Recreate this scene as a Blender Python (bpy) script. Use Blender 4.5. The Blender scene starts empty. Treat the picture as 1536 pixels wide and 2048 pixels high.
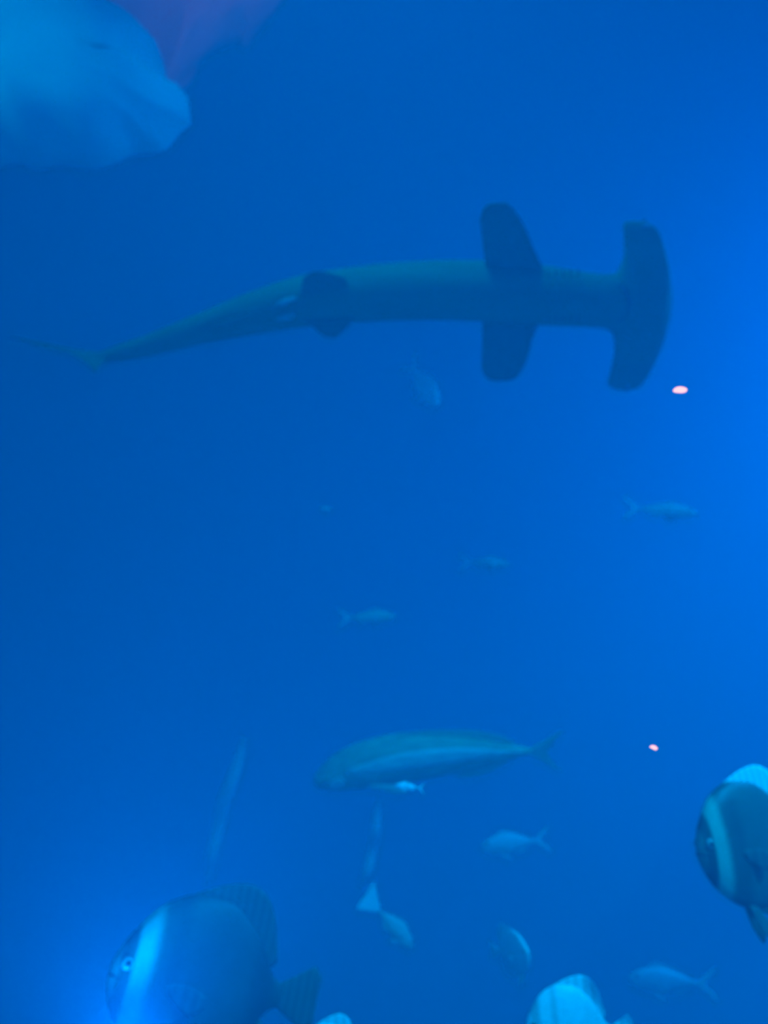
import bpy, bmesh, math, random
from mathutils import Vector, Matrix

random.seed(7)
S = bpy.context.scene
COL = S.collection
R_ = math.radians

# ------------------------------------------------------------------ camera
W, H, FPX = 1536.0, 2048.0, 1500.0
CAM_LOC = Vector((0.0, 0.0, 1.6))
PITCH = R_(22.0)
cam = bpy.data.cameras.new('camera')
cam.sensor_fit = 'VERTICAL'
cam.sensor_height = 32.0
cam.lens = FPX / H * 32.0
cam.clip_start = 0.02
cam.clip_end = 300
cam.dof.use_dof = True                 # the phone focused short of the fish: everything is a little soft
cam.dof.focus_distance = 1.0
cam.dof.aperture_fstop = cam.lens / 1000.0 / 0.0110
cam_o = bpy.data.objects.new('camera', cam)
cam_o.location = CAM_LOC
cam_o.rotation_euler = (math.pi / 2 + PITCH, 0, 0)
COL.objects.link(cam_o)
S.camera = cam_o
CR = Vector((1, 0, 0))                                        # image right
CF = Vector((0, math.cos(PITCH), math.sin(PITCH)))            # viewing direction
CV = Vector((0, -math.sin(PITCH), math.cos(PITCH)))           # image up


def at(px, py, d):
    """world point at depth d along the view axis that lies on the given photo pixel"""
    return CAM_LOC + CF * d + CR * ((px - W / 2) * d / FPX) + CV * ((H / 2 - py) * d / FPX)


# ------------------------------------------------------------------ world, lamps, exposure
S.view_settings.view_transform = 'Standard'
S.view_settings.look = 'None'
S.view_settings.gamma = 1.0
S.view_settings.use_curve_mapping = False
S.view_settings.exposure = 0.0

world = bpy.data.worlds.new('deep_blue_water')
S.world = world
world.use_nodes = True
bg = world.node_tree.nodes['Background']
bg.inputs['Color'].default_value = (0.0, 0.072, 0.36, 1)
bg.inputs['Strength'].default_value = 0.32

S.cycles.volume_bounces = 2
S.cycles.max_bounces = 5
S.cycles.diffuse_bounces = 2
S.cycles.use_denoising = True


def lamp(name, kind, loc, energy, color, target=None, **kw):
    l = bpy.data.lights.new(name, kind)
    l.energy = energy
    l.color = color
    for k, v in kw.items():
        setattr(l, k, v)
    o = bpy.data.objects.new(name, l)
    o.location = loc
    if target is not None:
        o.rotation_euler = (Vector(target) - Vector(loc)).to_track_quat('-Z', 'Y').to_euler()
    COL.objects.link(o)
    return o


# tank lamps: a strong one high on the right, a weak one over the viewing side, then added fills for the near fish and camera-facing flanks
lamp('tank_lamp_right', 'SPOT', (7.0, 5.0, 7.5), 5400, (0.0, 0.19, 1.0), (3.2, 5.6, 1.5),
     spot_size=R_(135), spot_blend=1.0, shadow_soft_size=0.5)
lamp('tank_lamp_front', 'SPOT', (-0.5, 0.6, 7.5), 900, (0.0, 0.34, 1.0), (0.0, 4.0, 2.5),
     spot_size=R_(100), spot_blend=1.0, shadow_soft_size=0.4)
lamp('near_fish_fill', 'SPOT', (3.7, 0.9, 4.6), 1800, (0.0, 0.34, 1.0), (0.7, 2.8, 0.75),
     spot_size=R_(42), spot_blend=0.9, shadow_soft_size=0.1)  # unseen fill on the right, added to brighten the near fish
lamp('camera_side_fill', 'SPOT', (0.4, -2.0, 2.6), 280, (0.0, 0.36, 1.0), (0.5, 4.0, 1.3),
     spot_size=R_(58), spot_blend=0.9, shadow_soft_size=0.1)  # unseen fill behind the camera, added to brighten the flanks facing it
# added unseen lights: one brightens the top-left rock, one tints its neighbour pink
lamp('rock_fill', 'SPOT', tuple(at(-1500, -500, 3.2)), 430, (0.0, 0.36, 1.0), tuple(at(60, 40, 5.2)),
     spot_size=R_(40), spot_blend=1.0, shadow_soft_size=0.2)
lamp('pink_rock_fill', 'SPOT', tuple(at(1100, -700, 3.0)), 30, (1.0, 0.08, 0.10), tuple(at(440, -30, 6.6)),
     spot_size=R_(36), spot_blend=1.0, shadow_soft_size=0.2)
# underwater floodlight on the tank floor under the bottom-left batfish, shining up
lamp('floor_floodlight', 'SPOT', tuple(at(262, 2140, 1.98)), 115, (0.0, 0.26, 1.0), tuple(at(240, 1500, 1.95)),
     spot_size=R_(160), spot_blend=1.0, shadow_soft_size=0.03)


# ------------------------------------------------------------------ materials
def new_mat(name):
    m = bpy.data.materials.new(name)
    m.use_nodes = True
    nt = m.node_tree
    return m, nt, nt.nodes['Principled BSDF']


def ramp(nt, stops, interp='EASE'):
    r = nt.nodes.new('ShaderNodeValToRGB')
    r.color_ramp.interpolation = interp
    e = r.color_ramp.elements
    while len(e) > 1:
        e.remove(e[-1])
    e[0].position, e[0].color = stops[0][0], (*stops[0][1], 1)
    for p, c in stops[1:]:
        x = e.new(p)
        x.color = (*c, 1)
    return r


def skin(name, back, belly, rough=0.55, bands=None, spec=0.25, mottled=0.25, axis_bands='X'):
    """fish skin: dark back to pale belly pigment, optional vertical bands, mottled by noise"""
    m, nt, b = new_mat(name)
    N, Lk = nt.nodes, nt.links
    tc = N.new('ShaderNodeTexCoord')
    sep = N.new('ShaderNodeSeparateXYZ')
    Lk.new(tc.outputs['Generated'], sep.inputs[0])
    r = ramp(nt, [(0.25, belly), (0.75, back)])
    Lk.new(sep.outputs['Z'], r.inputs[0])
    col = r.outputs[0]
    if bands:
        rb = ramp(nt, bands)
        Lk.new(sep.outputs[axis_bands], rb.inputs[0])
        mx = N.new('ShaderNodeMix')
        mx.data_type = 'RGBA'
        mx.blend_type = 'MULTIPLY'
        mx.inputs['Factor'].default_value = 1
        Lk.new(col, mx.inputs['A'])
        Lk.new(rb.outputs[0], mx.inputs['B'])
        col = mx.outputs['Result']
    no = N.new('ShaderNodeTexNoise')
    no.inputs['Scale'].default_value = 9
    no.inputs['Detail'].default_value = 4
    Lk.new(tc.outputs['Generated'], no.inputs['Vector'])
    rn = ramp(nt, [(0.3, (1 - mottled,) * 3), (0.7, (1, 1, 1))], 'LINEAR')
    Lk.new(no.outputs['Fac'], rn.inputs[0])
    mx = N.new('ShaderNodeMix')
    mx.data_type = 'RGBA'
    mx.blend_type = 'MULTIPLY'
    mx.inputs['Factor'].default_value = 1
    Lk.new(col, mx.inputs['A'])
    Lk.new(rn.outputs[0], mx.inputs['B'])
    Lk.new(mx.outputs['Result'], b.inputs['Base Color'])
    bp = N.new('ShaderNodeBump')
    bp.inputs['Strength'].default_value = 0.15
    bp.inputs['Distance'].default_value = 0.01
    Lk.new(no.outputs['Fac'], bp.inputs['Height'])
    Lk.new(bp.outputs[0], b.inputs['Normal'])
    b.inputs['Roughness'].default_value = rough
    b.inputs['Specular IOR Level'].default_value = spec
    return m


def fin_mat(name, col, rays=60.0):
    """fin membrane with fine rays"""
    m, nt, b = new_mat(name)
    N, Lk = nt.nodes, nt.links
    tc = N.new('ShaderNodeTexCoord')
    w = N.new('ShaderNodeTexWave')
    w.inputs['Scale'].default_value = rays / 6
    w.inputs['Distortion'].default_value = 1.0
    Lk.new(tc.outputs['Object'], w.inputs['Vector'])
    r = ramp(nt, [(0, tuple(c * 0.75 for c in col)), (1, col)], 'LINEAR')
    Lk.new(w.outputs['Fac'], r.inputs[0])
    Lk.new(r.outputs[0], b.inputs['Base Color'])
    b.inputs['Roughness'].default_value = 0.6
    b.inputs['Specular IOR Level'].default_value = 0.2
    return m


def plain(name, col, rough=0.5, spec=0.3):
    m, nt, b = new_mat(name)
    N, Lk = nt.nodes, nt.links
    no = N.new('ShaderNodeTexNoise')
    no.inputs['Scale'].default_value = 14
    r = ramp(nt, [(0.3, tuple(c * 0.8 for c in col)), (0.7, col)], 'LINEAR')
    Lk.new(no.outputs['Fac'], r.inputs[0])
    Lk.new(r.outputs[0], b.inputs['Base Color'])
    b.inputs['Roughness'].default_value = rough
    b.inputs['Specular IOR Level'].default_value = spec
    return m


M_EYE = plain('eye_iris', (0.30, 0.34, 0.30), 0.2, 0.5)
M_PUPIL = plain('eye_pupil', (0.01, 0.012, 0.015), 0.1, 0.5)


# ------------------------------------------------------------------ helpers
def thing(name, label, cat, loc=(0, 0, 0), rot=None, group=None):
    o = bpy.data.objects.new(name, None)
    o.empty_display_size = 0.1
    COL.objects.link(o)
    if rot is None:
        o.location = loc
    else:
        o.matrix_world = Matrix.Translation(Vector(loc)) @ rot.to_4x4()
    tag(o, label, cat, group)
    return o


def tag(o, label=None, cat=None, group=None, kind=None):
    if label:
        o['label'] = label
    if cat:
        o['category'] = cat
    if group:
        o['group'] = group
    if kind:
        o['kind'] = kind
    return o


def mesh_obj(name, verts, faces, mat, parent=None, smooth=True):
    me = bpy.data.meshes.new(name)
    me.from_pydata([tuple(v) for v in verts], [], faces)
    bm = bmesh.new()
    bm.from_mesh(me)
    bmesh.ops.recalc_face_normals(bm, faces=bm.faces)
    bm.to_mesh(me)
    bm.free()
    me.polygons.foreach_set('use_smooth', [smooth] * len(me.polygons))
    me.materials.append(mat)
    o = bpy.data.objects.new(name, me)
    COL.objects.link(o)
    o.parent = parent
    return o


def cat_rom(pts, n):
    """smooth curve through rows of numbers, n samples per span (monotone-limited tangents)"""
    k = len(pts[0])
    out = []
    m = len(pts)
    for i in range(m - 1):
        p0 = pts[max(i - 1, 0)]
        p1, p2 = pts[i], pts[i + 1]
        p3 = pts[min(i + 2, m - 1)]
        for j in range(n):
            t = j / n
            row = []
            for c in range(k):
                a, b, d, e = p0[c], p1[c], p2[c], p3[c]
                t1 = (d - a) / 2
                t2 = (e - b) / 2
                sl = d - b
                if sl * t1 <= 0:
                    t1 = 0
                if sl * t2 <= 0:
                    t2 = 0
                if abs(t1) > 3 * abs(sl):
                    t1 = 3 * sl
                if abs(t2) > 3 * abs(sl):
                    t2 = 3 * sl
                h00 = 2 * t**3 - 3 * t**2 + 1
                h10 = t**3 - 2 * t**2 + t
                h01 = -2 * t**3 + 3 * t**2
                h11 = t**3 - t**2
                row.append(h00 * b + h10 * t1 + h01 * d + h11 * t2)
            out.append(row)
    out.append(list(pts[-1]))
    return out


def loft(rings):
    n = len(rings[0])
    verts, faces = [], []
    for r in rings:
        verts += r
    for i in range(len(rings) - 1):
        for j in range(n):
            a, b = i * n + j, i * n + (j + 1) % n
            faces.append((a, b, b + n, a + n))
    faces.append(tuple(range(n)))
    last = (len(rings) - 1) * n
    faces.append(tuple(range(last + n - 1, last - 1, -1)))
    return verts, faces


def fin_mesh(name, pairs, normal, th, mat, parent, nv=7, bulge=0.0, label=None):
    """a solid fin: pairs of (root, tip) points; thickness th at the root, thinning to the edge"""
    rows = cat_rom([list(a) + list(b) for a, b in pairs], 4)
    nm = Vector(normal).normalized()
    nu = len(rows)
    verts = []
    idx = {}
    for side in (1, -1):
        for i, r in enumerate(rows):
            ra, rb = Vector(r[:3]), Vector(r[3:])
            eu = math.sin(math.pi * i / (nu - 1)) ** 0.5 * 0.8 + 0.2
            for v in range(nv + 1):
                t = v / nv
                p = ra.lerp(rb, t)
                w = th * 0.5 * (1 - t) ** 0.8 * eu + th * 0.04
                p = p + nm * (side * w + bulge * math.sin(math.pi * t * 0.5) ** 2)
                idx[(side, i, v)] = len(verts)
                verts.append(p)
    faces = []
    for i in range(nu - 1):
        for v in range(nv):
            faces.append((idx[1, i, v], idx[1, i + 1, v], idx[1, i + 1, v + 1], idx[1, i, v + 1]))
            faces.append((idx[-1, i, v], idx[-1, i, v + 1], idx[-1, i + 1, v + 1], idx[-1, i + 1, v]))
        faces.append((idx[1, i, nv], idx[1, i + 1, nv], idx[-1, i + 1, nv], idx[-1, i, nv]))
        faces.append((idx[1, i, 0], idx[-1, i, 0], idx[-1, i + 1, 0], idx[1, i + 1, 0]))
    for v in range(nv):
        faces.append((idx[1, 0, v], idx[1, 0, v + 1], idx[-1, 0, v + 1], idx[-1, 0, v]))
        faces.append((idx[1, nu - 1, v], idx[-1, nu - 1, v], idx[-1, nu - 1, v + 1], idx[1, nu - 1, v + 1]))
    o = mesh_obj(name, verts, faces, mat, parent)
    if label:
        o['label'] = label
    return o


def ball(name, c, r, mat, parent, sc=(1, 1, 1), seg=14):
    verts, faces = [], []
    n2 = seg // 2
    for i in range(1, n2):
        ph = math.pi * i / n2
        for j in range(seg):
            a = 2 * math.pi * j / seg
            verts.append((c[0] + r * sc[0] * math.sin(ph) * math.cos(a), c[1] + r * sc[1] * math.sin(ph) * math.sin(a),
                          c[2] + r * sc[2] * math.cos(ph)))
    top = len(verts)
    verts.append((c[0], c[1], c[2] + r * sc[2]))
    verts.append((c[0], c[1], c[2] - r * sc[2]))
    for i in range(n2 - 2):
        for j in range(seg):
            a, b = i * seg + j, i * seg + (j + 1) % seg
            faces.append((a, b, b + seg, a + seg))
    for j in range(seg):
        faces.append((top, (j + 1) % seg, j))
        k = (n2 - 2) * seg
        faces.append((top + 1, k + j, k + (j + 1) % seg))
    return mesh_obj(name, verts, faces, mat, parent)


def tube(name, pts, radii, mat, parent=None, seg=10):
    rings = []
    for i, p in enumerate(pts):
        p = Vector(p)
        t = (Vector(pts[min(i + 1, len(pts) - 1)]) - Vector(pts[max(i - 1, 0)])).normalized()
        a = t.orthogonal().normalized()
        b = t.cross(a)
        rings.append([p + a * radii[i] * math.cos(2 * math.pi * k / seg) + b * radii[i] * math.sin(2 * math.pi * k / seg)
                      for k in range(seg)])
    v, f = loft(rings)
    return mesh_obj(name, v, f, mat, parent)


# ------------------------------------------------------------------ water
def build_water():
    lo, hi = Vector((-13, -3, -5)), Vector((13, 19, 9.5))
    v = [(x, y, z) for x in (lo.x, hi.x) for y in (lo.y, hi.y) for z in (lo.z, hi.z)]
    f = [(0, 1, 3, 2), (4, 6, 7, 5), (0, 4, 5, 1), (2, 3, 7, 6), (0, 2, 6, 4), (1, 5, 7, 3)]
    m = bpy.data.materials.new('aquarium_water')
    m.use_nodes = True
    nt = m.node_tree
    nt.nodes.clear()
    out = nt.nodes.new('ShaderNodeOutputMaterial')
    sc = nt.nodes.new('ShaderNodeVolumeScatter')
    sc.inputs['Color'].default_value = (0.0, 0.62, 1.0, 1)
    sc.inputs['Density'].default_value = 0.118
    sc.inputs['Anisotropy'].default_value = 0.0
    nt.links.new(sc.outputs[0], out.inputs['Volume'])
    o = mesh_obj('water', v, f, m, None, smooth=False)
    tag(o, 'hazy deep blue aquarium water filling the whole tank', 'water', kind='stuff')


build_water()


# ------------------------------------------------------------------ rockwork, top left
def rock_mat(name, c1, c2):
    m, nt, b = new_mat(name)
    N, Lk = nt.nodes, nt.links
    no = N.new('ShaderNodeTexNoise')
    no.inputs['Scale'].default_value = 2.2
    no.inputs['Detail'].default_value = 6
    r = ramp(nt, [(0.3, c1), (0.7, c2)], 'LINEAR')
    Lk.new(no.outputs['Fac'], r.inputs[0])
    Lk.new(r.outputs[0], b.inputs['Base Color'])
    bp = N.new('ShaderNodeBump')
    bp.inputs['Strength'].default_value = 0.5
    Lk.new(no.outputs['Fac'], bp.inputs['Height'])
    Lk.new(bp.outputs[0], b.inputs['Normal'])
    b.inputs['Roughness'].default_value = 0.9
    return m


def lumps(q):
    return Vector((math.sin(q.x * 2.1 + math.sin(q.z * 1.7)) + math.sin(q.y * 3.3 + q.z), math.sin(q.y * 2.3 + math.sin(q.x * 1.9)) + math.sin(q.z * 3.1 + q.x),
                   math.sin(q.z * 2.2 + math.sin(q.y * 2.4)) + math.sin(q.x * 3.7 + q.y))) * 0.42


def rock(name, label, outline, d, thick, mat, seed, amp=0.12):
    """an overhanging rock: outline in photo pixels at depth d, rounded to real thickness, ragged by noise"""
    pts = [at(x, y, d) for x, y in outline]
    c = sum(pts, Vector()) / len(pts)
    n = len(pts)
    dense = []
    for i in range(n):
        for j in range(8):
            dense.append(pts[i].lerp(pts[(i + 1) % n], j / 8))
    rings = []
    K = 12
    for k in range(1, K):
        a = math.pi * k / K
        s = math.sin(a) ** 0.55
        off = -math.cos(a) * thick
        rings.append([c + (p - c) * s + CF * off for p in dense])
    v, f = loft(rings)
    v2 = []
    for p in v:
        q = p * 1.4 + Vector((seed, 0, 0))
        dv = lumps(q) * amp + lumps(q * 3.1) * amp * 0.5
        v2.append(p + dv - c)
    o = mesh_obj(name, v2, f, mat)
    o.location = c
    tag(o, label, 'rock')
    return o


rock('rock_outcrop', 'pale blue hazy rock mass filling the top left corner',
     [(-500, -350), (60, -300), (150, -40), (205, 40), (275, 110), (300, 180), (345, 200), (345, 255), (300, 285), (200, 300),
      (60, 310), (-100, 360), (-400, 380), (-600, 100)], 5.4, 0.45, rock_mat('pale_rock', (0.7, 0.75, 0.75), (0.85, 0.9, 0.9)), 3.0)
rock('rock_overhang', 'dim purplish rock overhang at the top edge beside the pale rock',
     [(120, -350), (720, -360), (640, -120), (560, 20), (500, 70), (430, 85), (380, 120), (330, 175), (240, 150), (150, 60)],
     7.2, 0.5, rock_mat('purple_rock', (0.55, 0.40, 0.42), (0.75, 0.55, 0.58)), 9.0)


# ------------------------------------------------------------------ hammerhead shark
def build_hammerhead():
    d = 4.2
    th = R_(30)
    k = d / FPX
    side = CV * math.cos(th) - CF * math.sin(th)      # the shark's left flank, towards the top of the picture
    up = CF * math.cos(th) + CV * math.sin(th)        # its back, turned away from the viewer
    rot = Matrix((CR, side, up)).transposed()         # local x = forward, y = left flank, z = back
    ox, oy = 760.0, 590.0
    root = thing('hammerhead_shark', 'large hammerhead shark seen from below with its head to the right', 'shark', at(ox, oy, d), rot)

    ct, sn = math.cos(th), math.sin(th)

    def L(px, py, z=0.0):
        """point of the shark, z photo-pixels above its mid-plane, that is seen at the given pixel"""
        c = z * k
        m = (H / 2 - py) / FPX
        b = (m * (d + c * ct) - c * sn - (H / 2 - oy) * k) / (ct + m * sn)
        dep = d - b * sn + c * ct
        return Vector(((px - W / 2) / FPX * dep - (ox - W / 2) * k, b, c))

    m_body = skin('hammerhead_skin', (0.24, 0.33, 0.21), (0.18, 0.30, 0.14), 0.6, spec=0.12, mottled=0.2)
    m_fin = skin('hammerhead_fin_skin', (0.15, 0.23, 0.13), (0.15, 0.23, 0.13), 0.6, spec=0.12, mottled=0.2)
    m_pale = plain('clasper_skin', (0.5, 0.55, 0.5))
    # px centre x, centre y, half-width, half-height, wing half-thickness, shear (px of x per unit of side offset)
    st = [
        (184, 716, 4, 12, 12, 0), (200, 716, 12, 17, 17, 0), (240, 706, 18, 22, 22, 0), (300, 690, 24, 28, 28, 0),
        (400, 657, 33, 40, 40, 0), (500, 627, 45, 52, 52, 0), (600, 603, 54, 62, 62, 0), (700, 590, 57, 68, 68, 0),
        (800, 583, 60, 72, 72, 0), (900, 580, 62, 72, 72, 0), (1000, 584, 64, 70, 70, 0), (1080, 590, 63, 64, 64, 0),
        (1150, 597, 59, 56, 56, 0), (1200, 602, 57, 48, 46, 0.02), (1224, 605, 60, 44, 38, 0.06), (1240, 606, 72, 42, 24, 0.10), (1250, 608, 104, 41, 15, 0.10),
        (1257, 608, 154, 40, 13, 0.10), (1266, 609, 165, 38, 14, 0.10), (1284, 611, 169, 34, 16, 0.10), (1304, 613, 168, 29, 15, 0.10),
        (1320, 614, 161, 24, 13, 0.10), (1328, 615, 146, 18, 11, 0.10), (1333, 616, 112, 12, 9, 0.10), (1338, 617, 72, 6, 6, 0.10),
        (1342, 617, 26, 2, 2, 0.10)]
    rows = cat_rom(st, 4)
    NR = 56
    rings = []
    for (cx, cy, w, h, hw, sh) in rows:
        r = []
        slim = 0.92 if w < 70 else 1.0
        for j in range(NR):
            a = 2 * math.pi * j / NR
            ca, sa = math.cos(a), math.sin(a)
            e = 0.9
            y = w * math.copysign(abs(ca) ** e, ca)
            hh = hw + (h - hw) * math.exp(-(y / 58.0) ** 2)
            z = hh * math.copysign(abs(sa) ** e, sa)
            if z < 0:
                z *= 0.85                                # flatter belly
            r.append(L(cx + y * sh - (30 * (y / 168) ** 2 if cx > 1215 else 0), cy - y * slim, 0) + Vector((0, 0, z * k)))
        rings.append(r)
    v, f = loft(rings)
    mesh_obj('body', v, f, m_body, root)

    zc = -22   # fins sit low on the flank
    for nm, prs in (
        ('pectoral_fin', [((972, 545), (960, 440)), ((985, 545), (966, 420)), ((1010, 545), (982, 406)), ((1035, 545), (1012, 406)),
                          ((1060, 545), (1042, 440)), ((1090, 545), (1068, 500))]),
        ('pectoral_fin', [((966, 630), (963, 735)), ((985, 630), (970, 752)), ((1010, 630), (990, 762)), ((1035, 630), (1025, 760)),
                          ((1055, 630), (1050, 728)), ((1084, 630), (1066, 672))]),
        ('pelvic_fin', [((600, 590), (606, 556)), ((625, 590), (625, 544)), ((650, 585), (648, 543)), ((700, 575), (690, 556))]),
        ('pelvic_fin', [((606, 640), (628, 656)), ((640, 640), (648, 672)), ((680, 635), (670, 676)), ((716, 630), (694, 655))]),
    ):
        low = -16 if nm == 'pectoral_fin' else -44
        tipz = -40 if nm == 'pectoral_fin' else -56
        fin_mesh(nm, [(L(*a, low), L(*b, tipz)) for a, b in prs], (0, 0, 1), 12 * k, m_fin, root)
    # back fins (mostly hidden behind the body from below)
    fin_mesh('dorsal_fin', [(L(820, 582, 55), L(800, 585, 120)), (L(860, 581, 58), L(810, 585, 235)), (L(900, 580, 60), L(850, 585, 240)),
                            (L(950, 580, 60), L(920, 583, 130))], (0, 1, 0), 16 * k, m_fin, root)
    fin_mesh('second_dorsal_fin', [(L(440, 645, 32), L(400, 655, 60)), (L(480, 634, 38), L(430, 648, 92)), (L(520, 622, 42), L(500, 628, 60))],
             (0, 1, 0), 10 * k, m_fin, root)
    fin_mesh('anal_fin', [(L(440, 648, -28), L(410, 655, -48)), (L(475, 638, -34), L(430, 650, -66)), (L(515, 626, -40), L(490, 632, -52))],
             (0, 1, 0), 10 * k, m_fin, root)
    # tail: a tall blade seen edge-on, the upper lobe trailing off to the left
    fin_mesh('tail_fin', [(L(214, 716, -14), L(190, 744, -120)), (L(198, 716, -8), L(176, 730, -70)), (L(192, 715, 0), L(140, 707, 10)),
                          (L(192, 714, 8), L(80, 693, 130)), (L(200, 714, 14), L(15, 672, 250)), (L(214, 712, 18), L(60, 686, 230)),
                          (L(236, 708, 20), L(140, 704, 110))], (0.3, 1, 0), 9 * k, m_fin, root)
    # eyes on the ends of the hammer
    for (ex, ey) in ((1288, 447), (1252, 782)):
        yy = 451 if ey < 600 else 772
        e = ball('eye', L(ex, yy, 0), 9 * k, M_EYE, root)
        ball('pupil', L(ex, yy + (-6 if ey < 600 else 6), 0), 5 * k, M_PUPIL, e)
    # pale claspers behind the pelvic fins
    for (x0, y0, x1, y1) in ((592, 596, 545, 612), (590, 628, 552, 640)):
        tube('clasper', [L(x0, y0, -52), L((x0 + x1) / 2, (y0 + y1) / 2, -60), L(x1, y1, -58)], [4 * k, 6 * k, 2 * k], m_pale, root)
    # mouth under the head and gill slits
    tube('mouth', [L(1236 + 22 * math.sin(t), 606 - 36 * math.cos(t), -34 + 4 * math.cos(t) ** 2) for t in [math.pi * i / 10 for i in range(11)]],
         [2.2 * k] * 11, M_PUPIL, root)
    for i in range(5):
        for s in (-1, 1):
            x = 1098 + i * 15
            pts = [L(x - 5 * abs(t), 594 - s * (48 + 10 * t), -36 + 22 * t) for t in (-0.6, -0.2, 0.2, 0.6)]
            tube('gill_slit', pts, [1.6 * k] * 4, M_PUPIL, root, 6)


build_hammerhead()


# ------------------------------------------------------------------ bony fish
PROFILES = {   # t (tail to snout), half-height above, below, half-width, all in body lengths
    'jack': [(0, .028, .028, .014), (.1, .04, .04, .022), (.3, .105, .10, .05), (.55, .165, .16, .075), (.75, .155, .15, .08),
             (.9, .10, .11, .06), (.97, .05, .07, .035), (1, .012, .035, .012)],
    'slim': [(0, .022, .022, .012), (.1, .03, .03, .02), (.3, .075, .07, .04), (.55, .12, .11, .065), (.75, .12, .11, .07),
             (.9, .085, .085, .055), (.97, .045, .055, .03), (1, .01, .025, .01)],
    'bat': [(0, .06, .06, .014), (.07, .09, .09, .024), (.22, .29, .26, .05), (.42, .42, .37, .075), (.62, .43, .38, .088),
            (.80, .35, .31, .085), (.91, .23, .22, .065), (.97, .13, .13, .045), (1, .05, .06, .02)],
}


def fish_rot(yaw, pitch=0.0, roll=0.0):
    return (Matrix.Rotation(R_(yaw), 3, 'Z') @ Matrix.Rotation(-R_(pitch), 3, 'Y') @ Matrix.Rotation(R_(roll), 3, 'X'))


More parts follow.
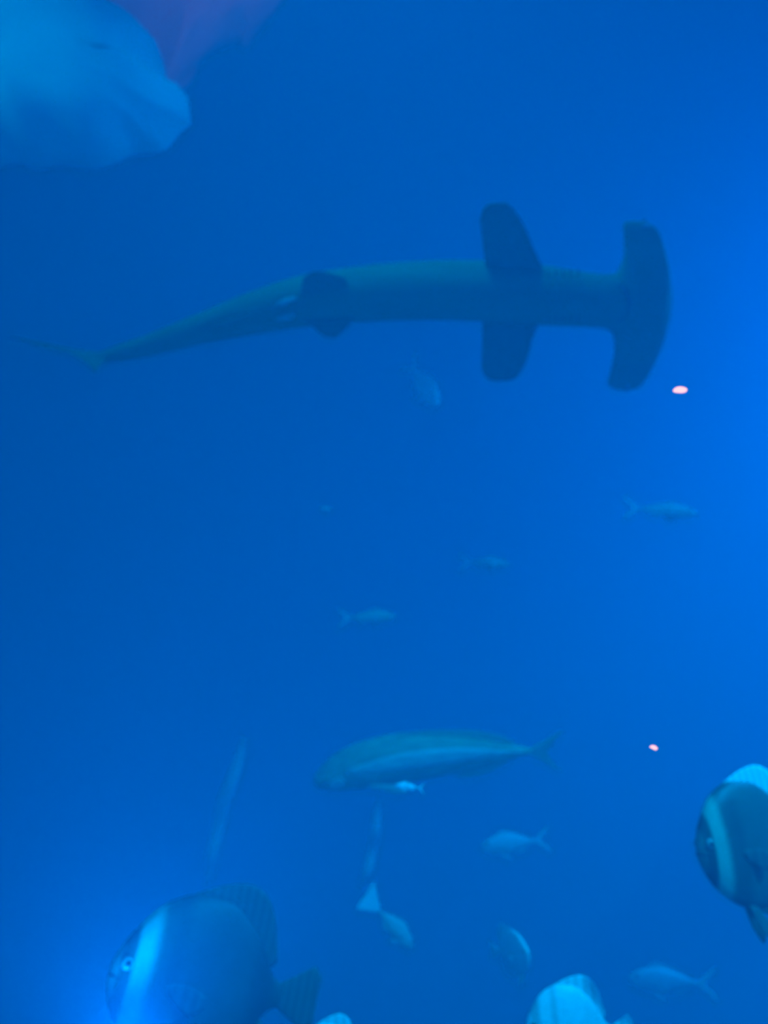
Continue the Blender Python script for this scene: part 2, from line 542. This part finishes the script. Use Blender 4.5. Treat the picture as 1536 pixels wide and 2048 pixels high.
def build_fish(name, label, cat, pos, length, yaw, pitch, roll, species, m_body, m_fin, m_tail=None, group=None, tail=0.26,
               tail_label=None, detail=True, m_lit_dorsal=None, fan=0.0):
    """length is the body without the tail fin; pos is the middle of the body"""
    root = thing(name, label, cat, pos, fish_rot(yaw, pitch, roll), group)
    L = length
    m_tail = m_tail or m_fin
    prof = PROFILES[species]
    rows = cat_rom(prof, 4)
    NR = 24
    rings = []
    for (t, a, b, w) in rows:
        r = []
        for j in range(NR):
            g = 2 * math.pi * j / NR
            c, s = math.cos(g), math.sin(g)
            y = w * math.copysign(abs(c) ** 1.0, c)
            z = (a if s > 0 else b) * math.copysign(abs(s) ** 1.05, s)
            r.append(Vector(((t - 0.5) * L, y * L, z * L)))
        rings.append(r)
    v, f = loft(rings)
    mesh_obj('body', v, f, m_body, root)

    def P(t):
        """profile at t"""
        for i in range(len(rows) - 1):
            if rows[i][0] <= t <= rows[i + 1][0]:
                u = (t - rows[i][0]) / max(1e-6, rows[i + 1][0] - rows[i][0])
                return [rows[i][c] + (rows[i + 1][c] - rows[i][c]) * u for c in range(4)]
        return rows[-1]

    def pt(t, z, y=0.0):
        return Vector(((t - 0.5) * L, y * L, z * L))

    h0 = prof[0][1]
    bat = species == 'bat'
    if fan:   # wide triangular tail, spread open
        tl = [(pt(0.02, -h0 * .9), pt(-tail * .80, -fan)), (pt(0.02, -h0 * .5), pt(-tail * .84, -fan * .5)), (pt(0.02, 0), pt(-tail * .82, 0)),
              (pt(0.02, h0 * .5), pt(-tail * .86, fan * .5)), (pt(0.02, h0 * .9), pt(-tail * .84, fan))]
    elif bat:   # broad fan tail
        tl = [(pt(0.02, -h0 * .9), pt(-tail * .75, -.16)), (pt(0.02, -h0 * .5), pt(-tail * .95, -.11)), (pt(0.02, 0), pt(-tail * .92, 0)),
              (pt(0.02, h0 * .5), pt(-tail * .95, .11)), (pt(0.02, h0 * .9), pt(-tail * .75, .17))]
    else:     # forked tail
        s = 1.25 if species == 'jack' else 1.3
        tl = [(pt(0.02, -h0 * .9), pt(-tail, -.18 * s)), (pt(0.015, -h0 * .6), pt(-tail * .78, -.10 * s)), (pt(0.01, 0), pt(-tail * .34, 0)),
              (pt(0.015, h0 * .6), pt(-tail * .78, .10 * s)), (pt(0.02, h0 * .9), pt(-tail, .18 * s))]
    fin_mesh('tail_fin', tl, (0, 1, 0), .022 * L, m_tail, root, label=tail_label)

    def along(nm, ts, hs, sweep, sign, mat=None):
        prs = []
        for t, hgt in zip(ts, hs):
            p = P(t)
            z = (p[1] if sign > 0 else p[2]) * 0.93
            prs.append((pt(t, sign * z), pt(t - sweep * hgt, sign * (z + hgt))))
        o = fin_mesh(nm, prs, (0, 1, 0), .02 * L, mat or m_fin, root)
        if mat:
            o['label'] = 'dorsal fin coloured pale for its lit crest'

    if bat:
        along('dorsal_fin', [.10, .2, .32, .45, .58, .70, .78], [.04, .09, .13, .13, .09, .04, .012], 0.9, 1, m_lit_dorsal)
        along('anal_fin', [.10, .2, .32, .45, .56, .64], [.04, .09, .13, .12, .07, .02], 0.9, -1)
    else:
        along('dorsal_fin', [.16, .3, .45, .58, .68, .74], [.015, .03, .045, .06, .07, .01], 0.8, 1)
        along('anal_fin', [.14, .22, .32, .42], [.015, .03, .06, .02], 0.8, -1)
    if detail:
        tp = .68 if not bat else .70
        w = P(tp)[3]
        for s in (1, -1):
            z0 = -.03 if not bat else -.04
            prs = [(pt(tp - .02, z0 - .035, s * w * .88), pt(tp - .14, z0 - .10, s * (w + .05))),
                   (pt(tp, z0 - .015, s * w * .88), pt(tp - .20, z0 - .05, s * (w + .07))),
                   (pt(tp + .01, z0 + .015, s * w * .88), pt(tp - .20, z0 + .0, s * (w + .07))),
                   (pt(tp, z0 + .035, s * w * .86), pt(tp - .10, z0 + .035, s * (w + .035)))]
            fin_mesh('pectoral_fin', prs, (.3, s, 0), .012 * L, m_fin, root, nv=5)
            zb = P(.66)[2] * .9
            prs = [(pt(.62, -zb, s * .02), pt(.50, -zb - (.20 if bat else .07), s * .05)), (pt(.65, -zb, s * .02), pt(.54, -zb - (.26 if bat else .09), s * .055)),
                   (pt(.69, -zb * .98, s * .02), pt(.62, -zb - (.16 if bat else .06), s * .045))]
            fin_mesh('pelvic_fin', prs, (.2, s, 0), .012 * L, m_fin, root, nv=5)
            te, ze = (.90, .05) if not bat else (.935, .05)
            we = P(te)[3] * (.90 if not bat else .95)
            e = ball('eye', pt(te, ze, s * we), (.026 if not bat else .034) * L, M_EYE, root, (1, .5, 1))
            ball('pupil', pt(te, ze, s * (we + .010)), (.015 if not bat else .02) * L, M_PUPIL, e, (1, .5, 1), 10)
        # mouth line round the snout
        zz = -.012
        pm = P(.965)
        pts = [pt(.955, zz - .012, -P(.955)[3] * 1.0), pt(.985, zz, -P(.985)[3] * 1.0), pt(1.0, zz, 0), pt(.985, zz, P(.985)[3] * 1.0),
               pt(.955, zz - .012, P(.955)[3] * 1.0)]
        tube('mouth', pts, [.004 * L, .008 * L, .009 * L, .008 * L, .004 * L], M_PUPIL, root, 8)
    return root


def sz(px, d):
    return px * d / FPX


m_silver = skin('silver_skin', (0.75, 0.85, 0.85), (0.85, 0.92, 0.92), 0.4, spec=0.5, mottled=0.2)
m_silver_fin = fin_mat('silver_fin', (0.88, 0.94, 0.94))
m_dull = skin('dull_skin', (0.6, 0.78, 0.66), (0.6, 0.78, 0.66), 0.5, spec=0.3, mottled=0.25)
m_dull_fin = fin_mat('dull_fin', (0.55, 0.65, 0.6))
m_paletail = fin_mat('pale_tail', (0.97, 0.98, 0.98))
m_faint = skin('faint_skin', (0.5, 0.66, 0.58), (0.5, 0.66, 0.58), 0.6, spec=0.1, mottled=0.2)
W3 = (1, 1, 1)
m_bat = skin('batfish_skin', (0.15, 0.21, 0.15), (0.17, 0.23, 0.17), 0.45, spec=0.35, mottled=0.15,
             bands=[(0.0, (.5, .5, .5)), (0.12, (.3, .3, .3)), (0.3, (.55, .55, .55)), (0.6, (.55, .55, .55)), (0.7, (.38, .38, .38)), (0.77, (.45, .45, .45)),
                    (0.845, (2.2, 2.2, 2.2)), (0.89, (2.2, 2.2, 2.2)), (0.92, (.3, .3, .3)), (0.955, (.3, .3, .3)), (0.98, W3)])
m_bat_fin = fin_mat('batfish_fin', (0.10, 0.14, 0.11))
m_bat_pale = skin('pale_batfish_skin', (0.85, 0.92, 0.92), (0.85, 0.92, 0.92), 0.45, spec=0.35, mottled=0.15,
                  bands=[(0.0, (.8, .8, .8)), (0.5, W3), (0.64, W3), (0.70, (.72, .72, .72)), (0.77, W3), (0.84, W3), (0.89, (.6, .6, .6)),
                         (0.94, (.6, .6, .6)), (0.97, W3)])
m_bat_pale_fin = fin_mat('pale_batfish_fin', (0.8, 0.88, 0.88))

# --- batfish
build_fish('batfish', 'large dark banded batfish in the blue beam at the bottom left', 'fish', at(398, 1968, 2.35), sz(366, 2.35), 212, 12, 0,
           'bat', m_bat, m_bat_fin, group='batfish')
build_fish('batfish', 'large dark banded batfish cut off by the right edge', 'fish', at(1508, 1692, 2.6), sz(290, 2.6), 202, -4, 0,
           'bat', m_bat, m_bat_fin, group='batfish', m_lit_dorsal=m_bat_pale_fin)  # pale dorsal colour stands for the light on the crest
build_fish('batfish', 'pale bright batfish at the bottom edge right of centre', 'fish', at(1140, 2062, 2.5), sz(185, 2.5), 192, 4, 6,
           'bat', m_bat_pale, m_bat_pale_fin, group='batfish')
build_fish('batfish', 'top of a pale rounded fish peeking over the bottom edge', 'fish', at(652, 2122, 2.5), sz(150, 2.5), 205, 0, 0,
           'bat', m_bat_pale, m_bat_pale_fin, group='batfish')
build_fish('batfish', 'small round fish turned towards the viewer above the pale batfish', 'fish', at(1026, 1905, 3.2), sz(98, 3.2), 300, 5, 10,
           'bat', m_silver, m_bat_pale_fin, group='batfish')

# --- open-water fish
build_fish('silver_fish', 'pale silver fish with a forked tail swimming left below the long green fish', 'fish', at(1018, 1688, 4.6), sz(114, 4.6), 188, -6, 0,
           'jack', m_silver, m_silver_fin, group='silver fish')
build_fish('silver_fish', 'dim pale blue fish with a forked tail swimming left at the lower right', 'fish', at(1328, 1962, 5.0), sz(138, 5.0), 178, 3, 0,
           'jack', m_silver, m_silver_fin, group='silver fish')
build_fish('reef_fish', 'small dim fish with a bright tail at the right, level with the middle', 'fish', at(1334, 1022, 5.6), sz(112, 5.6), -6, -8, 0,
           'slim', m_dull, m_dull_fin, m_paletail, group='small fish with bright tails', tail_label='bright pale tail')
build_fish('reef_fish', 'barely visible dark fish with one bright upright tail near the centre', 'fish', at(978, 1127, 5.4), sz(80, 5.4), 8, 0, 0,
           'slim', m_faint, m_faint, m_paletail, group='small fish with bright tails', tail_label='bright pale tail')
build_fish('reef_fish', 'small dim fish with bright tail and lit back left of centre', 'fish', at(744, 1234, 5.6), sz(92, 5.6), -8, 0, 0,
           'slim', m_dull, m_dull_fin, m_paletail, group='small fish with bright tails', tail_label='bright pale tail')
build_fish('tiny_fish', 'tiny pale speck of a fish at the middle left of centre', 'fish', at(652, 1017, 4.0), sz(20, 4.0), -20, -20, 0,
           'slim', m_silver, m_silver_fin, detail=False)
build_fish('tail_on_fish', 'pale fish diving away to the lower right with its broad tail bright', 'fish', at(792, 1858, 4.2), sz(104, 4.2), 30, -42, 0,
           'jack', m_faint, m_faint, m_paletail, tail=0.50, tail_label='broad pale tail', fan=0.30)
build_fish('distant_fish', 'faint pale fish in the haze below the hammerhead belly', 'fish', at(850, 775, 8.0), sz(120, 8.0), -40, -62, 0,
           'jack', m_silver, m_silver_fin)
build_fish('small_fish', 'small bright fish just under the belly of the long green fish', 'fish', at(814, 1573, 2.6), sz(50, 2.6), 182, 6, 0,
           'slim', m_paletail, m_paletail, tail=0.2)


# ------------------------------------------------------------------ the long green fish
def build_long_fish():
    d = 4.3
    k = d / FPX
    ox, oy = 860.0, 1520.0
    rot = Matrix((-CR, -CF, CV)).transposed()
    # tilt a little so that the lit back shows as well as the flank
    root = thing('large_fish', 'long olive green fish with a pale side stripe swimming left', 'fish', at(ox, oy, d),
                 rot @ Matrix.Rotation(R_(-10), 3, 'X'))

    def L(px, py, y=0.0):
        return Vector((-(px - ox) * k, y * k, -(py - oy) * k))

    m_body = skin('long_fish_skin', (0.45, 0.72, 0.40), (0.42, 0.66, 0.38), 0.5, spec=0.3, mottled=0.35)
    m_fin = fin_mat('long_fish_fin', (0.5, 0.75, 0.5))
    m_pale = skin('long_fish_stripe', (0.8, 0.95, 0.75), (0.8, 0.95, 0.75), 0.5, spec=0.3, mottled=0.3)
    # px x, top, bottom, half-width
    st = [(1062, 1496, 1508, 5), (1045, 1492, 1510, 9), (1010, 1484, 1520, 18), (960, 1473, 1533, 30), (900, 1466, 1545, 42), (840, 1466, 1556, 50),
          (780, 1472, 1566, 54), (730, 1484, 1573, 52), (690, 1500, 1578, 46), (660, 1520, 1579, 38), (640, 1540, 1576, 26), (629, 1555, 1570, 11)]
    rows = cat_rom(st, 4)
    NR = 28
    rings = []

    def half(x):
        for i in range(len(rows) - 1):
            a, b = rows[i], rows[i + 1]
            if a[0] >= x >= b[0]:
                u = (a[0] - x) / max(1e-6, a[0] - b[0])
                return [a[c] + (b[c] - a[c]) * u for c in range(4)]
        return rows[0]

    for (x, t, b, w) in rows:
        r = []
        for j in range(NR):
            g = 2 * math.pi * j / NR
            r.append(L(x, (t + b) / 2 - (b - t) / 2 * math.sin(g), w * math.cos(g)))
        rings.append(r)
    v, f = loft(rings)
    mesh_obj('body', v, f, m_body, root)

    # pale stripe and cheek patch: thin raised bands hugging the flank on both sides
    def patch(nm, xs, f0, f1, lift, s):
        vs, fs = [], []
        for x in xs:
            _, t, b, w = half(x)
            u = (x - xs[0]) / (xs[-1] - xs[0])
            tp = math.sin(math.pi * min(max(u, 0.03), 0.97)) ** 0.5
            fm, fh = (f0 + f1) / 2, (f1 - f0) / 2 * tp
            for q in range(5):
                ff = fm + fh * (q / 2 - 1)
                g = math.asin(max(-1, min(1, ff)))
                lf = lift * (1 - (q / 2 - 1) ** 2) - 0.6
                vs.append(L(x, (t + b) / 2 - (b - t) / 2 * ff * (1 + lf * .012), s * (w * math.cos(g) + lf)))
        n = len(xs)
        for i in range(n - 1):
            for q in range(4):
                a = i * 5 + q
                fs.append((a, a + 1, a + 6, a + 5))
        o = mesh_obj(nm, vs, fs, m_pale, root)
        so = o.modifiers.new('thickness', 'SOLIDIFY')
        so.thickness = 1.2 * k
        so.offset = 0
        o['label'] = 'pale band along the side' if nm == 'side_stripe' else 'pale cheek patch'

    for s in (1, -1):
        patch('side_stripe', [1045 - i * 14 for i in range(26)], 0.02, 0.70, 1.2, s)
        patch('cheek', [692 - i * 4 for i in range(9)], -0.55, 0.25, 1.6, s)
        e = ball('eye', L(652, 1552, s * 30), 6 * k, M_EYE, root, (1, .6, 1))
        ball('pupil', L(652, 1552, s * 32.5), 3.4 * k, M_PUPIL, e, (1, .6, 1), 10)
        fin_mesh('pectoral_fin', [(L(740, 1545, s * 47), L(800, 1528, s * 80)), (L(734, 1550, s * 46), L(812, 1536, s * 92)),
                                  (L(738, 1556, s * 44), L(790, 1548, s * 80))], (0, s, .5), 5 * k, m_pale, root, nv=5)
        fin_mesh('pelvic_fin', [(L(770, 1560, s * 14), L(795, 1569, s * 22)), (L(755, 1563, s * 14), L(786, 1573, s * 24)),
                                (L(742, 1564, s * 14), L(762, 1573, s * 20))], (0, s, .2), 5 * k, m_fin, root, nv=5)
    fin_mesh('dorsal_fin', [(L(1020, 1490), L(1030, 1483)), (L(980, 1480), L(1000, 1468)), (L(920, 1472), L(945, 1457)), (L(860, 1470), L(885, 1456)),
                            (L(800, 1473), L(820, 1461)), (L(770, 1478), L(778, 1472))], (0, 1, 0), 6 * k, m_fin, root)
    fin_mesh('anal_fin', [(L(1010, 1516), L(1018, 1524)), (L(960, 1528), L(975, 1548)), (L(915, 1538), L(930, 1558)), (L(890, 1542), L(894, 1548))],
             (0, 1, 0), 6 * k, m_fin, root)
    fin_mesh('tail_fin', [(L(1058, 1497), L(1124, 1456)), (L(1055, 1499), L(1112, 1474)), (L(1054, 1502), L(1096, 1502)), (L(1055, 1505), L(1106, 1526)),
                          (L(1058, 1507), L(1124, 1546))], (0, 1, 0), 8 * k, m_fin, root)
    tube('mouth', [L(642, 1566, -26), L(632, 1564, -12), L(629, 1563, 0), L(632, 1564, 12), L(642, 1566, 26)], [1.2 * k, 2 * k, 2 * k, 2 * k, 1.2 * k], M_PUPIL, root, 8)


build_long_fish()


# ------------------------------------------------------------------ faint streaks of light in the water, modelled as solid strips
m_streak = plain('streak', (0.75, 0.85, 0.85), 0.7)


def streak(label, pts, widths, d):
    n = len(pts)
    c = at(*pts[n // 2], d)
    root_pts = []
    rows = cat_rom([(p[0], p[1], w) for p, w in zip(pts, widths)], 6)
    vs, fs = [], []
    NR = 8
    rings = []
    for i, (x, y, w) in enumerate(rows):
        p = at(x, y, d) - c
        r = []
        for j in range(NR):
            a = 2 * math.pi * j / NR
            ww = w * d / FPX / 2
            r.append(p + CR * ww * math.cos(a) + CF * ww * 0.35 * math.sin(a) + CF * 0.03 * math.sin(i * .5))
        rings.append(r)
    vs, fs = loft(rings)
    o = mesh_obj('light_streak', vs, fs, m_streak)
    o.location = c
    tag(o, label, 'streak', 'faint streaks of light in the water')
    return o


streak('faint upright pale light strand above the dark bottom left batfish', [(488, 1475), (470, 1540), (445, 1610), (432, 1670), (422, 1720), (414, 1765)],
       [6, 24, 26, 24, 22, 6], 7.0)
streak('faint upright pale light strand above the diving pale fish', [(757, 1600), (752, 1640), (748, 1680), (740, 1720), (730, 1755), (722, 1775)],
       [6, 18, 20, 20, 18, 6], 6.4)


# ------------------------------------------------------------------ two small pinkish reflections, built as glowing solids
def pink_glint(label, px, py, d, w, h, ang, tail):
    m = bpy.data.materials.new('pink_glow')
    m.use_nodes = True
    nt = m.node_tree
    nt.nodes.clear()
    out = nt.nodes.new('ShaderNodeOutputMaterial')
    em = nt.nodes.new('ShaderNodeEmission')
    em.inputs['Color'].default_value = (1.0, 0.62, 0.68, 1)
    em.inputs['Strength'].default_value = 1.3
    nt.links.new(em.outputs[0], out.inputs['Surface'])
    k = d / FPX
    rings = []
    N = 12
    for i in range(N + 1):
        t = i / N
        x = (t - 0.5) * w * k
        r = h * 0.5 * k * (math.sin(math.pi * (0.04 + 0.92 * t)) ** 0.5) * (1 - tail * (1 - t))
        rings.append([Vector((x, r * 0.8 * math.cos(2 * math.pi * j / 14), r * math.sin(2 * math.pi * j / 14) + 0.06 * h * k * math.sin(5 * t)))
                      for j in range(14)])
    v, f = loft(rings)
    o = mesh_obj('pink_glint', v, f, m)
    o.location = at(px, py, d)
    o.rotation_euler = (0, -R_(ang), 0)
    tag(o, label, 'light', 'small pinkish reflected spots')


pink_glint('larger bright pinkish spot of reflected light below the hammerhead snout', 1360, 780, 1.6, 27, 15, 8, 0.15)
pink_glint('smaller pinkish spot of reflected light right of the long green fish tail', 1307, 1495, 1.6, 15, 11, -10, 0.5)
